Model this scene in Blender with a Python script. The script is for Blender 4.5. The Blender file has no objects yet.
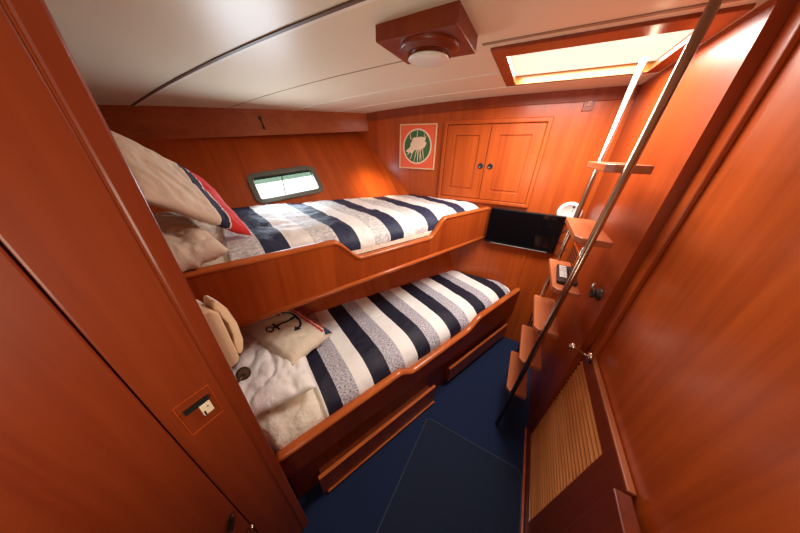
import bpy, bmesh, math, random
from mathutils import Vector, Matrix, noise
random.seed(7)
scene = bpy.context.scene
COL = scene.collection
V = Vector
PI = math.pi

# ------------------------------------------------------------------ materials
def new_mat(name):
    m = bpy.data.materials.new(name); m.use_nodes = True
    nt = m.node_tree; b = nt.nodes['Principled BSDF']
    return m, nt, b

def N(nt, typ, **kw):
    n = nt.nodes.new(typ)
    for k, v in kw.items(): setattr(n, k, v)
    return n

def plain(name, col, rough=0.5, metal=0.0, bump=0.0, bscale=60, coat=0.0, var=0.08, vscale=8):
    m, nt, b = new_mat(name)
    tc = N(nt, 'ShaderNodeTexCoord'); nz = N(nt, 'ShaderNodeTexNoise')
    nz.inputs['Scale'].default_value = vscale; nz.inputs['Detail'].default_value = 4
    nt.links.new(tc.outputs['Object'], nz.inputs['Vector'])
    mx = N(nt, 'ShaderNodeMix', data_type='RGBA')
    mx.inputs['A'].default_value = (*[c*(1-var) for c in col], 1)
    mx.inputs['B'].default_value = (*[min(1, c*(1+var)) for c in col], 1)
    nt.links.new(nz.outputs['Fac'], mx.inputs['Factor'])
    nt.links.new(mx.outputs['Result'], b.inputs['Base Color'])
    b.inputs['Roughness'].default_value = rough; b.inputs['Metallic'].default_value = metal
    b.inputs['Coat Weight'].default_value = coat; b.inputs['Coat Roughness'].default_value = 0.1
    if bump > 0:
        n2 = N(nt, 'ShaderNodeTexNoise'); n2.inputs['Scale'].default_value = bscale; n2.inputs['Detail'].default_value = 5
        nt.links.new(tc.outputs['Object'], n2.inputs['Vector'])
        bp = N(nt, 'ShaderNodeBump'); bp.inputs['Strength'].default_value = bump; bp.inputs['Distance'].default_value = 0.01
        nt.links.new(n2.outputs['Fac'], bp.inputs['Height']); nt.links.new(bp.outputs['Normal'], b.inputs['Normal'])
    return m

def wood(name, dark, light, axis='z', rot=0.0, rough=0.36, coat=0.22, fine=55):
    m, nt, b = new_mat(name)
    tc = N(nt, 'ShaderNodeTexCoord'); mp = N(nt, 'ShaderNodeMapping')
    sc = {'x': (0.045, 1, 1), 'y': (1, 0.045, 1), 'z': (1, 1, 0.045)}[axis]
    mp.inputs['Scale'].default_value = sc; mp.inputs['Rotation'].default_value = (0, 0, rot)
    nt.links.new(tc.outputs['Object'], mp.inputs['Vector'])
    n1 = N(nt, 'ShaderNodeTexNoise'); n1.inputs['Scale'].default_value = fine; n1.inputs['Detail'].default_value = 6; n1.inputs['Roughness'].default_value = 0.6
    n2 = N(nt, 'ShaderNodeTexNoise'); n2.inputs['Scale'].default_value = 9; n2.inputs['Detail'].default_value = 3; n2.inputs['Distortion'].default_value = 1.2
    nt.links.new(mp.outputs['Vector'], n1.inputs['Vector']); nt.links.new(mp.outputs['Vector'], n2.inputs['Vector'])
    ad = N(nt, 'ShaderNodeMath', operation='MULTIPLY_ADD'); ad.inputs[1].default_value = 0.45
    ad2 = N(nt, 'ShaderNodeMath', operation='MULTIPLY'); ad2.inputs[1].default_value = 0.55
    nt.links.new(n2.outputs['Fac'], ad2.inputs[0]); nt.links.new(n1.outputs['Fac'], ad.inputs[0]); nt.links.new(ad2.outputs[0], ad.inputs[2])
    rp = N(nt, 'ShaderNodeValToRGB')
    rp.color_ramp.elements[0].position = 0.36; rp.color_ramp.elements[0].color = (*dark, 1)
    rp.color_ramp.elements[1].position = 0.64; rp.color_ramp.elements[1].color = (*light, 1)
    nt.links.new(ad.outputs[0], rp.inputs['Fac']); nt.links.new(rp.outputs['Color'], b.inputs['Base Color'])
    b.inputs['Roughness'].default_value = rough; b.inputs['Coat Weight'].default_value = coat; b.inputs['Coat Roughness'].default_value = 0.18
    b.inputs['Specular IOR Level'].default_value = 0.25
    bp = N(nt, 'ShaderNodeBump'); bp.inputs['Strength'].default_value = 0.05; bp.inputs['Distance'].default_value = 0.005
    nt.links.new(ad.outputs[0], bp.inputs['Height']); nt.links.new(bp.outputs['Normal'], b.inputs['Normal'])
    return m

TH = math.atan2(0.4007, 0.9162)
DK, LT = (0.34, 0.052, 0.0065), (0.50, 0.090, 0.0125)
M = {}
M['wood'] = wood('varnished_teak_upright', DK, LT, 'z')
M['wood_y'] = wood('varnished_teak_fore_and_aft', DK, LT, 'y')
M['wood_x'] = wood('varnished_teak_athwart', DK, LT, 'x')
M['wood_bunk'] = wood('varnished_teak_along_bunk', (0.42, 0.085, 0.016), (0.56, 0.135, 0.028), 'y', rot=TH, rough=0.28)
M['wood_dark'] = wood('dark_and_shaded_teak', (0.20, 0.032, 0.008), (0.29, 0.055, 0.012), 'z')
M['wood_dark_y'] = wood('dark_teak_trim', (0.22, 0.036, 0.008), (0.30, 0.058, 0.012), 'y')
M['wood_red'] = wood('shade_toned_red_wood', (0.155, 0.020, 0.0045), (0.215, 0.034, 0.0075), 'z', rough=0.4)  # deeper red puts dim light on bunk front, post and door into the colour
M['wood_red2'] = wood('shade_toned_side_wall', (0.25, 0.034, 0.0055), (0.35, 0.056, 0.009), 'z', rough=0.4)  # darker red puts the shade on this side wall into the colour
M['wood_mid'] = wood('varnished_teak_front_board', (0.29, 0.042, 0.0060), (0.42, 0.074, 0.0108), 'z')
M['tread'] = wood('tread_teak', (0.36, 0.095, 0.034), (0.47, 0.135, 0.052), 'y', rough=0.4, coat=0.2)
M['louvre'] = wood('light_louvre_wood', (0.47, 0.155, 0.038), (0.64, 0.24, 0.068), 'y', rough=0.45, coat=0.15)
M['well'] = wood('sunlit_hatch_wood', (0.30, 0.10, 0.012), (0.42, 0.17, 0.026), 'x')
M['beam'] = wood('beam_teak', (0.33, 0.075, 0.022), (0.44, 0.115, 0.036), 'y', rough=0.4)
M['ceil'] = plain('cream_ceiling_panel', (0.78, 0.69, 0.51), rough=0.38, bump=0.02, bscale=30, var=0.03, vscale=2)
M['seam'] = plain('ceiling_seam', (0.33, 0.20, 0.12), rough=0.6)
M['seam_dark'] = plain('dark_ceiling_batten', (0.10, 0.055, 0.03), rough=0.5)
M['seam_pale'] = plain('pale_ceiling_seam', (0.85, 0.80, 0.68), rough=0.4)
M['sheet'] = plain('cream_quilted_cotton', (0.84, 0.75, 0.62), rough=0.9, bump=0.9, bscale=34, var=0.08, vscale=12)
M['white_cotton'] = plain('white_cotton', (0.93, 0.90, 0.86), rough=0.9, bump=0.2, bscale=120, var=0.05, vscale=14)
M['cream_cotton'] = plain('cream_cotton', (0.80, 0.68, 0.53), rough=0.9, bump=0.2, bscale=120, var=0.06, vscale=14)
M['navy_print'] = plain('navy_print', (0.012, 0.012, 0.03), rough=0.9)
M['navy_cloth'] = plain('navy_cloth', (0.03, 0.04, 0.10), rough=0.9)
M['phone'] = plain('ivory_plastic', (0.74, 0.52, 0.33), rough=0.35, var=0.03)
M['phone_dark'] = plain('dark_ivory_plastic', (0.50, 0.30, 0.16), rough=0.5)  # darker ivory for the plate behind the telephone
M['chrome'] = plain('chrome', (0.82, 0.80, 0.76), rough=0.16, metal=1.0, var=0.02)
M['steel_tube'] = plain('tarnished_steel_tube', (0.42, 0.30, 0.22), rough=0.25, metal=1.0, var=0.05)
M['bronze'] = plain('dark_bronze', (0.085, 0.048, 0.030), rough=0.35, metal=0.8)
M['dark_metal'] = plain('dark_metal', (0.06, 0.05, 0.045), rough=0.4, metal=0.6)
M['tvframe'] = plain('black_gloss_plastic', (0.006, 0.006, 0.007), rough=0.15, var=0.02)
M['screen'] = plain('dark_screen', (0.003, 0.003, 0.004), rough=0.07, var=0.02)
M['silver'] = plain('silver_strip', (0.45, 0.42, 0.40), rough=0.3, metal=0.7)
M['white_plastic'] = plain('white_plastic', (0.85, 0.83, 0.78), rough=0.4, var=0.02)
M['cream_plastic'] = plain('cream_plastic', (0.80, 0.66, 0.48), rough=0.4, var=0.03)
M['black'] = plain('black_plastic', (0.012, 0.012, 0.012), rough=0.4)
M['winframe'] = plain('grey_window_frame', (0.16, 0.155, 0.125), rough=0.38, metal=0.5, var=0.08)
M['poster_orange'] = plain('poster_orange', (0.78, 0.115, 0.035), rough=0.5, var=0.05)
M['poster_cream'] = plain('poster_cream', (0.80, 0.60, 0.42), rough=0.6)
M['poster_green'] = plain('poster_green', (0.035, 0.12, 0.03), rough=0.6)
M['poster_frame'] = plain('pale_frame', (0.72, 0.50, 0.28), rough=0.4)
M['carpet'] = plain('navy_carpet', (0.0055, 0.0155, 0.060), rough=1.0, bump=0.6, bscale=420, var=0.22, vscale=90)
M['mat'] = plain('navy_mat', (0.0080, 0.0165, 0.045), rough=1.0, bump=0.6, bscale=420, var=0.22, vscale=90)
M['mat_edge'] = plain('blue_grey_binding', (0.050, 0.066, 0.10), rough=0.9)
M['key_grey'] = plain('pale_keys', (0.62, 0.60, 0.57), rough=0.5)
M['lens'] = plain('frosted_lens', (0.84, 0.80, 0.72), rough=0.25, var=0.02)
M['red_cloth'] = plain('red_cloth', (0.62, 0.03, 0.03), rough=0.9, bump=0.15, bscale=150)
M['post'] = plain('weathered_post', (0.35, 0.34, 0.33), rough=0.8)

def emit(name, col, s):
    m, nt, b = new_mat(name)
    tc = N(nt, 'ShaderNodeTexCoord'); nz = N(nt, 'ShaderNodeTexNoise'); nz.inputs['Scale'].default_value = 5
    nt.links.new(tc.outputs['Object'], nz.inputs['Vector'])
    mx = N(nt, 'ShaderNodeMix', data_type='RGBA')
    mx.inputs['A'].default_value = (*[c*0.93 for c in col], 1); mx.inputs['B'].default_value = (*col, 1)
    nt.links.new(nz.outputs['Fac'], mx.inputs['Factor'])
    nt.links.new(mx.outputs['Result'], b.inputs['Emission Color'])
    b.inputs['Emission Strength'].default_value = s
    b.inputs['Base Color'].default_value = (*col, 1)
    b.inputs['Roughness'].default_value = 0.4
    return m
HATCH_S = 0.80
M['hatchpane'] = emit('daylit_frosted_acrylic', (1.0, 0.93, 0.80), HATCH_S)

def glass(name, tint):
    m, nt, b = new_mat(name)
    out = nt.nodes['Material Output']
    tr = N(nt, 'ShaderNodeBsdfTransparent'); tr.inputs['Color'].default_value = (*tint, 1)
    gl = N(nt, 'ShaderNodeBsdfGlossy'); gl.inputs['Roughness'].default_value = 0.03
    fr = N(nt, 'ShaderNodeFresnel'); fr.inputs['IOR'].default_value = 1.3
    mx = N(nt, 'ShaderNodeMixShader')
    nt.links.new(fr.outputs[0], mx.inputs[0]); nt.links.new(tr.outputs[0], mx.inputs[1]); nt.links.new(gl.outputs[0], mx.inputs[2])
    nt.links.new(mx.outputs[0], out.inputs['Surface'])
    return m
M['glass'] = glass('clear_glass', (0.98, 1.0, 0.99))
M['glass_mint'] = glass('mint_tinted_glass', (0.47, 0.56, 0.49))

def striped(name, edges, s_min, s_max, bump=0.25, navy=(0.0055,0.005,0.021), lo=(.24,.24,.34), hi=(1.5,1.47,1.42), sc=(52,150,1)):
    """stripes across the length; edges = list of (s, colour) in metres along the bunk, read from the UV map"""
    m, nt, b = new_mat(name)
    uv = N(nt, 'ShaderNodeUVMap'); sp = N(nt, 'ShaderNodeSeparateXYZ')
    nt.links.new(uv.outputs['UV'], sp.inputs[0])
    # tiny wobble on the seam
    tc = N(nt, 'ShaderNodeTexCoord')
    mr = N(nt, 'ShaderNodeMapRange'); mr.inputs['From Min'].default_value = s_min; mr.inputs['From Max'].default_value = s_max
    nt.links.new(sp.outputs['X'], mr.inputs['Value'])
    rp = N(nt, 'ShaderNodeValToRGB'); cr = rp.color_ramp; cr.interpolation = 'CONSTANT'
    rp2 = N(nt, 'ShaderNodeValToRGB'); c2 = rp2.color_ramp; c2.interpolation = 'CONSTANT'
    for ramp in (cr, c2):
        while len(ramp.elements) > 1: ramp.elements.remove(ramp.elements[-1])
    cols = {'N': navy, 'W': (0.90, 0.88, 0.85), 'G': (0.52, 0.51, 0.55), 'L': (0.72, 0.72, 0.71)}
    for i, (s, c) in enumerate(edges):
        p = (s - s_min)/(s_max - s_min)
        for ramp, col in ((cr, cols[c]), (c2, (1, 1, 1) if c in 'GL' else (0, 0, 0))):
            e = ramp.elements[0] if i == 0 else ramp.elements.new(p)
            e.position = max(0, p); e.color = (*col, 1)
    nt.links.new(mr.outputs[0], rp.inputs[0]); nt.links.new(mr.outputs[0], rp2.inputs[0])
    # heather speckle on the grey stripes
    mp = N(nt, 'ShaderNodeMapping'); mp.inputs['Scale'].default_value = sc
    nt.links.new(uv.outputs['UV'], mp.inputs['Vector'])
    nz = N(nt, 'ShaderNodeTexNoise'); nz.inputs['Scale'].default_value = 1.6; nz.inputs['Detail'].default_value = 5; nz.inputs['Roughness'].default_value = 0.75
    nt.links.new(mp.outputs[0], nz.inputs['Vector'])
    hr = N(nt, 'ShaderNodeValToRGB'); hr.color_ramp.elements[0].position = 0.40; hr.color_ramp.elements[1].position = 0.60
    hr.color_ramp.elements[0].color = (*lo, 1); hr.color_ramp.elements[1].color = (*hi, 1)
    nt.links.new(nz.outputs['Fac'], hr.inputs[0])
    mul = N(nt, 'ShaderNodeMix', data_type='RGBA', blend_type='MULTIPLY')
    nt.links.new(rp2.outputs['Color'], mul.inputs['Factor']); nt.links.new(rp.outputs['Color'], mul.inputs['A']); nt.links.new(hr.outputs['Color'], mul.inputs['B'])
    nt.links.new(mul.outputs['Result'], b.inputs['Base Color'])
    b.inputs['Roughness'].default_value = 0.65; b.inputs['Sheen Weight'].default_value = 0.0
    n2 = N(nt, 'ShaderNodeTexNoise'); n2.inputs['Scale'].default_value = 22; n2.inputs['Detail'].default_value = 5
    nt.links.new(tc.outputs['Object'], n2.inputs['Vector'])
    bp = N(nt, 'ShaderNodeBump'); bp.inputs['Strength'].default_value = bump; bp.inputs['Distance'].default_value = 0.02
    nt.links.new(n2.outputs['Fac'], bp.inputs['Height']); nt.links.new(bp.outputs['Normal'], b.inputs['Normal'])
    return m

def cushion_cloth(name, stops):
    """bands of colour across a cushion face, read from the UV map's u"""
    m, nt, b = new_mat(name)
    uv = N(nt, 'ShaderNodeUVMap'); sp = N(nt, 'ShaderNodeSeparateXYZ'); nt.links.new(uv.outputs['UV'], sp.inputs[0])
    rp = N(nt, 'ShaderNodeValToRGB'); cr = rp.color_ramp; cr.interpolation = 'CONSTANT'
    while len(cr.elements) > 1: cr.elements.remove(cr.elements[-1])
    for i, (p, c) in enumerate(stops):
        e = cr.elements[0] if i == 0 else cr.elements.new(p)
        e.position = p; e.color = (*c, 1)
    nt.links.new(sp.outputs['X'], rp.inputs[0]); nt.links.new(rp.outputs['Color'], b.inputs['Base Color'])
    b.inputs['Roughness'].default_value = 0.9
    tc = N(nt, 'ShaderNodeTexCoord'); n2 = N(nt, 'ShaderNodeTexNoise'); n2.inputs['Scale'].default_value = 60; n2.inputs['Detail'].default_value = 5
    nt.links.new(tc.outputs['Object'], n2.inputs['Vector'])
    bp = N(nt, 'ShaderNodeBump'); bp.inputs['Strength'].default_value = 0.25; bp.inputs['Distance'].default_value = 0.01
    nt.links.new(n2.outputs['Fac'], bp.inputs['Height']); nt.links.new(bp.outputs['Normal'], b.inputs['Normal'])
    return m

# ------------------------------------------------------------------ geometry helpers (world coordinates)
class MB:
    def __init__(self):
        self.bm = bmesh.new(); self.uv = None
    def hexa(self, p):           # 8 points: bottom loop 4, top loop 4
        v = [self.bm.verts.new(q) for q in p]
        for f in ((3,2,1,0), (4,5,6,7), (0,1,5,4), (1,2,6,5), (2,3,7,6), (3,0,4,7)):
            self.bm.faces.new([v[i] for i in f])
        return self
    def box(self, x0, x1, y0, y1, z0, z1):
        return self.hexa([(x0,y0,z0),(x1,y0,z0),(x1,y1,z0),(x0,y1,z0),(x0,y0,z1),(x1,y0,z1),(x1,y1,z1),(x0,y1,z1)])
    def obox(self, o, ex, ey, ez, x0, x1, y0, y1, z0, z1):   # box in a local frame
        o, ex, ey, ez = V(o), V(ex), V(ey), V(ez)
        return self.hexa([o+ex*a+ey*b+ez*c for c in (z0,z1) for a,b in ((x0,y0),(x1,y0),(x1,y1),(x0,y1))])
    def tube(self, pts, r, seg=12, caps=True, squash=1.0):
        pts = [V(p) for p in pts]; n = len(pts); rings = []
        rs = r if isinstance(r, (list, tuple)) else [r]*n
        prev = None
        for i, p in enumerate(pts):
            t = (pts[min(i+1, n-1)] - pts[max(i-1, 0)]).normalized()
            if prev is None:
                a = V((0,0,1)) if abs(t.z) < 0.9 else V((1,0,0))
                u = t.cross(a).normalized()
            else:
                u = (prev - t*prev.dot(t)).normalized()
            w = t.cross(u); prev = u
            rings.append([self.bm.verts.new(p + (u*math.cos(2*PI*k/seg) + w*math.sin(2*PI*k/seg)*squash)*rs[i]) for k in range(seg)])
        for i in range(n-1):
            for k in range(seg):
                self.bm.faces.new([rings[i][k], rings[i][(k+1)%seg], rings[i+1][(k+1)%seg], rings[i+1][k]])
        if caps:
            self.bm.faces.new(rings[0][::-1]); self.bm.faces.new(rings[-1])
        return self
    def lathe(self, o, axis, prof, seg=32):      # prof: list of (radius, height along the axis)
        o, t = V(o), V(axis).normalized()
        a = V((0,0,1)) if abs(t.z) < 0.9 else V((1,0,0))
        u = t.cross(a).normalized(); w = t.cross(u)
        rings = []
        for r, h in prof:
            if r <= 1e-6: rings.append([self.bm.verts.new(o+t*h)])
            else: rings.append([self.bm.verts.new(o+t*h+(u*math.cos(2*PI*k/seg)+w*math.sin(2*PI*k/seg))*r) for k in range(seg)])
        for A, B in zip(rings, rings[1:]):
            for k in range(seg):
                q = [A[k % len(A)], A[(k+1) % len(A)], B[(k+1) % len(B)], B[k % len(B)]]
                q2 = []
                for x in q:
                    if x not in q2: q2.append(x)
                if len(q2) >= 3: self.bm.faces.new(q2)
        return self
    def sphere(self, c, r, seg=16):
        prof = [(r*math.sin(PI*i/10), -r*math.cos(PI*i/10)) for i in range(11)]
        return self.lathe(c, (0,0,1), prof, seg)
    def grid(self, rows, uvs=None, flip=False):
        vs = [[self.bm.verts.new(p) for p in r] for r in rows]
        lay = self.bm.loops.layers.uv.verify() if uvs else None
        for i in range(len(vs)-1):
            for j in range(len(vs[i])-1):
                idx = [(i,j),(i+1,j),(i+1,j+1),(i,j+1)]
                if flip: idx.reverse()
                try: f = self.bm.faces.new([vs[a][b] for a,b in idx])
                except ValueError: continue
                if lay:
                    for lp, (a,b) in zip(f.loops, idx): lp[lay].uv = uvs[a][b]
        return vs
    def prism(self, poly, o, ex, ey, ez, h0, h1):    # 2-D polygon extruded along ez
        o, ex, ey, ez = V(o), V(ex), V(ey), V(ez)
        lo = [self.bm.verts.new(o+ex*a+ey*b+ez*h0) for a,b in poly]
        hi = [self.bm.verts.new(o+ex*a+ey*b+ez*h1) for a,b in poly]
        n = len(poly)
        self.bm.faces.new(lo[::-1]); self.bm.faces.new(hi)
        for i in range(n): self.bm.faces.new([lo[i], lo[(i+1)%n], hi[(i+1)%n], hi[i]])
        return self
    def ring(self, outer, inner, o, ex, ey, ez, h0, h1):   # frame between two 2-D loops of equal length
        o, ex, ey, ez = V(o), V(ex), V(ey), V(ez)
        P = lambda q, h: self.bm.verts.new(o+ex*q[0]+ey*q[1]+ez*h)
        a0=[P(q,h0) for q in outer]; a1=[P(q,h1) for q in outer]; b0=[P(q,h0) for q in inner]; b1=[P(q,h1) for q in inner]
        n=len(outer)
        for i in range(n):
            j=(i+1)%n
            for q in ((a1[i],a1[j],b1[j],b1[i]),(a0[j],a0[i],b0[i],b0[j]),(a0[i],a0[j],a1[j],a1[i]),(b0[j],b0[i],b1[i],b1[j])):
                self.bm.faces.new(q)
        return self
    def build(self, name, mat, parent=None, smooth=False, bevel=0.0, seg=2, subsurf=0, loc=None):
        bm = self.bm
        bmesh.ops.recalc_face_normals(bm, faces=bm.faces[:])
        base = V(parent['base']) if parent is not None else V(loc if loc is not None else (0,0,0))
        if parent is None and loc is None and len(bm.verts):
            xs=[v.co.x for v in bm.verts]; ys=[v.co.y for v in bm.verts]; zs=[v.co.z for v in bm.verts]
            base = V(((min(xs)+max(xs))/2, (min(ys)+max(ys))/2, min(zs)))
        for v in bm.verts: v.co -= base
        me = bpy.data.meshes.new(name); bm.to_mesh(me); bm.free()
        if smooth:
            for p in me.polygons: p.use_smooth = True
        o = bpy.data.objects.new(name, me); COL.objects.link(o)
        me.materials.append(mat)
        if parent is None: o.location = base
        else: o.parent = parent
        o['base'] = list(base)
        if bevel > 0:
            md = o.modifiers.new('Bevel', 'BEVEL'); md.width = bevel; md.segments = seg; md.limit_method = 'ANGLE'; md.angle_limit = math.radians(35)
        if subsurf:
            md = o.modifiers.new('Subsurf', 'SUBSURF'); md.levels = subsurf; md.render_levels = subsurf
        return o

def thing(name, label, cat, base, group=None, kind=None):
    o = bpy.data.objects.new(name, None); COL.objects.link(o)
    o.empty_display_size = 0.05
    o.location = base; o['base'] = list(base)
    if kind: o['kind'] = kind
    else: o['label'] = label; o['category'] = cat
    if group: o['group'] = group
    return o
def tag(o, label, cat, group=None, kind=None):
    o['label'] = label; o['category'] = cat
    if group: o['group'] = group
    if kind: o['kind'] = kind
    return o
def struct(o):
    o['kind'] = 'structure'; return o
def lab(o, text):
    o['label'] = text; return o

def smooth01(t):
    t = max(0.0, min(1.0, t)); return t*t*(3-2*t)
def rrect(w, h, r, n=6, cx=0, cy=0):
    pts = []
    for qx, qy, a0 in ((w/2-r, h/2-r, 0), (-w/2+r, h/2-r, PI/2), (-w/2+r, -h/2+r, PI), (w/2-r, -h/2+r, 3*PI/2)):
        for i in range(n+1):
            a = a0+PI/2*i/n; pts.append((cx+qx+r*math.cos(a), cy+qy+r*math.sin(a)))
    return pts

# ------------------------------------------------------------------ key dimensions (metres; camera stands in the doorway at the origin)
YB = 1.782                                    # foot bulkhead
YH = 0.110                                    # head bulkhead, bunk side
XDOOR = -0.497                                # doorway jamb
def zc(x): return 1.812 - (0.028*x*x if x < 0 else 0.0)      # cambered ceiling
HX0, HX1, HY0, HY1 = -0.177, 0.312, 1.093, 1.500             # hatch opening

# ------------------------------------------------------------------ the setting
b = MB(); b.box(-2.6, 0.5, -1.0, 1.80, -0.05, 0.0); struct(b.build('floor', M['carpet'], loc=(0,0,0)))

b = MB()
xs = [-2.6,-2.3,-2.0,-1.7,-1.4,-1.1,-0.9,-0.7,-0.5,-0.35,-0.25,HX0,0.0,HX1,0.5]
ys = [-1.0,-0.4,0.2,0.6,HY0,HY1,1.80]
vs = {}
for i,x in enumerate(xs):
    for j,y in enumerate(ys):
        vs[i,j] = b.bm.verts.new((x,y,zc(x)))
for i in range(len(xs)-1):
    for j in range(len(ys)-1):
        if HX0 <= xs[i] < HX1 and ys[j] == HY0: continue
        b.bm.faces.new([vs[i,j],vs[i,j+1],vs[i+1,j+1],vs[i+1,j]])
struct(b.build('ceiling', M['ceil'], smooth=True, loc=(0,0,0)))

def ceiling_strip(name, y, w, h, mat, x0=-2.4, x1=0.39, skip=None):
    b = MB()
    n = 40
    spans = [(x0, x1)] if not skip else [(x0, skip[0]), (skip[1], x1)]
    for a, c in spans:
        if c <= a: continue
        rows = []
        for i in range(n+1):
            x = a+(c-a)*i/n
            rows.append([(x,y-w/2,zc(x)+.002),(x,y-w/2,zc(x)-h),(x,y+w/2,zc(x)-h),(x,y+w/2,zc(x)+.002)])
        b.grid(rows)
    return struct(b.build(name, mat, loc=(0,0,0)))
ceiling_strip('trim_1', 0.592, 0.011, 0.004, M['seam_dark'])
ceiling_strip('trim_2', 0.606, 0.012, 0.003, M['seam_pale'])
ceiling_strip('trim_3', 0.975, 0.0050, 0.0016, M['seam'], x1=-0.478)
ceiling_strip('trim_12', 0.972, 0.013, 0.0025, M['seam'], x0=-0.24)
ceiling_strip('trim_4', 1.300, 0.0055, 0.0030, M['seam_pale'], skip=(-0.22, 0.36))
ceiling_strip('trim_5', 1.56, 0.0055, 0.0030, M['seam_pale'])

b = MB(); b.box(-1.64, 0.45, YB, YB+0.03, 0, 1.83); struct(b.build('wall_foot', M['wood'], loc=(0,0,0)))
b = MB(); b.box(-2.3, -0.545, 0.06, YH, 0, 1.83); struct(b.build('wall_head', M['wood_red'], loc=(0,0,0)))
b = MB(); b.box(0.366, 0.45, 0.97, YB, 0, 1.83); struct(b.build('wall_right', M['wood_red2'], loc=(0,0,0)))
b = MB(); b.box(0.407, 0.45, -1.0, 0.97, 0, 1.83); struct(b.build('wall_right_passage', M['wood'], loc=(0,0,0)))
b = MB(); b.box(-0.60, -0.537, -1.0, 0.058, 0, 1.83); b.box(-0.537, -0.503, -1.0, 0.074, 1.762, 1.83); struct(b.build('wall_left', M['wood_red'], loc=(0,0,0)))
b = MB(); b.box(-0.62, 0.45, -1.03, -1.0, 0, 1.83); struct(b.build('wall_back', M['wood_dark'], loc=(0,0,0)))

# cornice board along the top of the foot bulkhead, batten lower down
b = MB()
rows=[]
for i in range(25):
    x=-1.30+1.665*i/24
    rows.append([(x,YB,zc(x)-.055),(x,YB-.010,zc(x)-.055),(x,YB-.014,zc(x)+.002),(x,YB,zc(x)+.002)])
b.grid(rows); struct(b.build('trim_6', M['wood_dark'], loc=(0,0,0)))
b = MB(); b.box(0.103, 0.119, YB-0.008, YB, 0.0, 0.87); struct(b.build('trim_7', M['wood'], loc=(0,0,0), bevel=.003))
b = MB(); b.box(0.394, 0.407, 0.915, 0.968, 0.0, 1.80); struct(b.build('trim_8', M['wood'], loc=(0,0,0), bevel=.003))
b = MB(); b.box(0.346, 0.358, -0.9, 1.03, 0.0, 0.010); struct(b.build('baseboard_right', M['wood'], loc=(0,0,0), bevel=.003))

# jamb post of the doorway
b = MB(); b.box(-0.56, XDOOR, 0.0838, YH+0.002, 0, 1.80); struct(b.build('trim_9', M['wood_red'], loc=(0,0,0), bevel=.004))
b = MB(); b.box(-0.56, XDOOR-0.004, 0.080, 0.0845, 0, 1.79); struct(b.build('trim_10', M['wood_dark'], loc=(0,0,0)))

# wooden door folded back beside the camera
d = thing('door_1', '', '', (XDOOR,-0.45,0), kind='structure')
b = MB(); b.box(-0.535, XDOOR-0.002, -0.0142, 0.0822, 0.012, 1.76); b.build('door_panel', M['wood_red'], d, bevel=.003)
b = MB(); b.box(-0.535, XDOOR-0.002, -0.98, -0.0160, 0.012, 1.76); b.build('door_panel', M['wood_red'], d, bevel=.003)
b = MB()
b.ring([(.006,.950),(.0655,.950),(.0655,1.046),(.006,1.046)][::-1], [(.007,.951),(.0647,.951),(.0647,1.0452),(.007,1.0452)][::-1], (XDOOR-.002,0,0),(0,1,0),(0,0,1),(1,0,0),0,.0012)
lab(b.build('plate_edge', M['wood'], d), 'thin square edge around the door latch')
b = MB(); b.box(XDOOR-.002, XDOOR+.003, .036, .055, .978, 1.010)
lp = lab(b.build('latch_plate', M['cream_plastic'], d, bevel=.0015), 'small cream latch plate')
b = MB(); b.box(XDOOR-.002, XDOOR+.0036, .014, .056, 1.013, 1.024); b.box(XDOOR+.002, XDOOR+.0036, .038,.041,.980,.992); b.box(XDOOR+.002, XDOOR+.0036, .047,.049,.997,1.001)
b.build('latch_bolt', M['black'], lp)
# hinge hooks low on the door
b = MB(); b.tube([(XDOOR-.003,-.026,.455),(XDOOR+.010,-.026,.455),(XDOOR+.016,-.020,.462),(XDOOR+.012,-.014,.470),(XDOOR+.002,-.014,.470)], .0035, 8)
lab(b.build('door_hook', M['chrome'], d, smooth=True), 'small chrome hook low on the door')
b = MB(); b.prism([(-.045,.545),(-.030,.575),(-.024,.603),(-.034,.598),(-.052,.56)], (XDOOR-.003,0,0),(0,1,0),(0,0,1),(1,0,0),0,.012)
lab(b.build('hinge', M['bronze'], d, bevel=.003), 'dark bronze hinge low on the door')

# ------------------------------------------------------------------ hull side: sloping panel with the window, deck beam above
nh = V((-0.605176,0.38654,-0.695952)).normalized()      # points outboard
ni = -nh
TL = V((-1.649,0.883,1.329)); TR = V((-1.466,1.265,1.383)); BR = V((-1.305,1.218,1.216)); BL = V((-1.502,0.822,1.168))
WC = (TL+TR+BR+BL)/4
e1 = ((TR-TL)+(BR-BL)); e1 -= nh*e1.dot(nh); e1.normalize()
e2 = ni.cross(e1).normalized()
if e2.z < 0: e2 = -e2
WW, WH = 0.437, 0.226
b = MB()
gx = [-2.6,-1.2,-WW/2+.022,WW/2-.022,0.7,1.6]; gy = [-1.2,-WH/2+.022,WH/2-.022,1.2]
g = {}
for i,x in enumerate(gx):
    for j,y in enumerate(gy): g[i,j]=b.bm.verts.new(WC+e1*x+e2*y)
for i in range(5):
    for j in range(3):
        if i==2 and j==1: continue
        b.bm.faces.new([g[i,j],g[i+1,j],g[i+1,j+1],g[i,j+1]])
def clip(bm, co, no):
    bmesh.ops.bisect_plane(bm, geom=bm.verts[:]+bm.edges[:]+bm.faces[:], plane_co=co, plane_no=no, clear_outer=True)
clip(b.bm,(0,YB,0),(0,1,0)); clip(b.bm,(0,YH,0),(0,-1,0)); clip(b.bm,(0,0,1.04),(0,0,-1)); clip(b.bm,(0,0,1.78),(0,0,1))
M['hull'] = wood('hull_lining_teak', DK, LT, 'y')
HM = Matrix(((e1.x,e2.x,ni.x,WC.x),(e1.y,e2.y,ni.y,WC.y),(e1.z,e2.z,ni.z,WC.z),(0,0,0,1)))
b.bm.transform(HM.inverted())
hw = struct(b.build('wall_left_hull', M['hull'], loc=(0,0,0))); hw.matrix_world = HM

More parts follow.
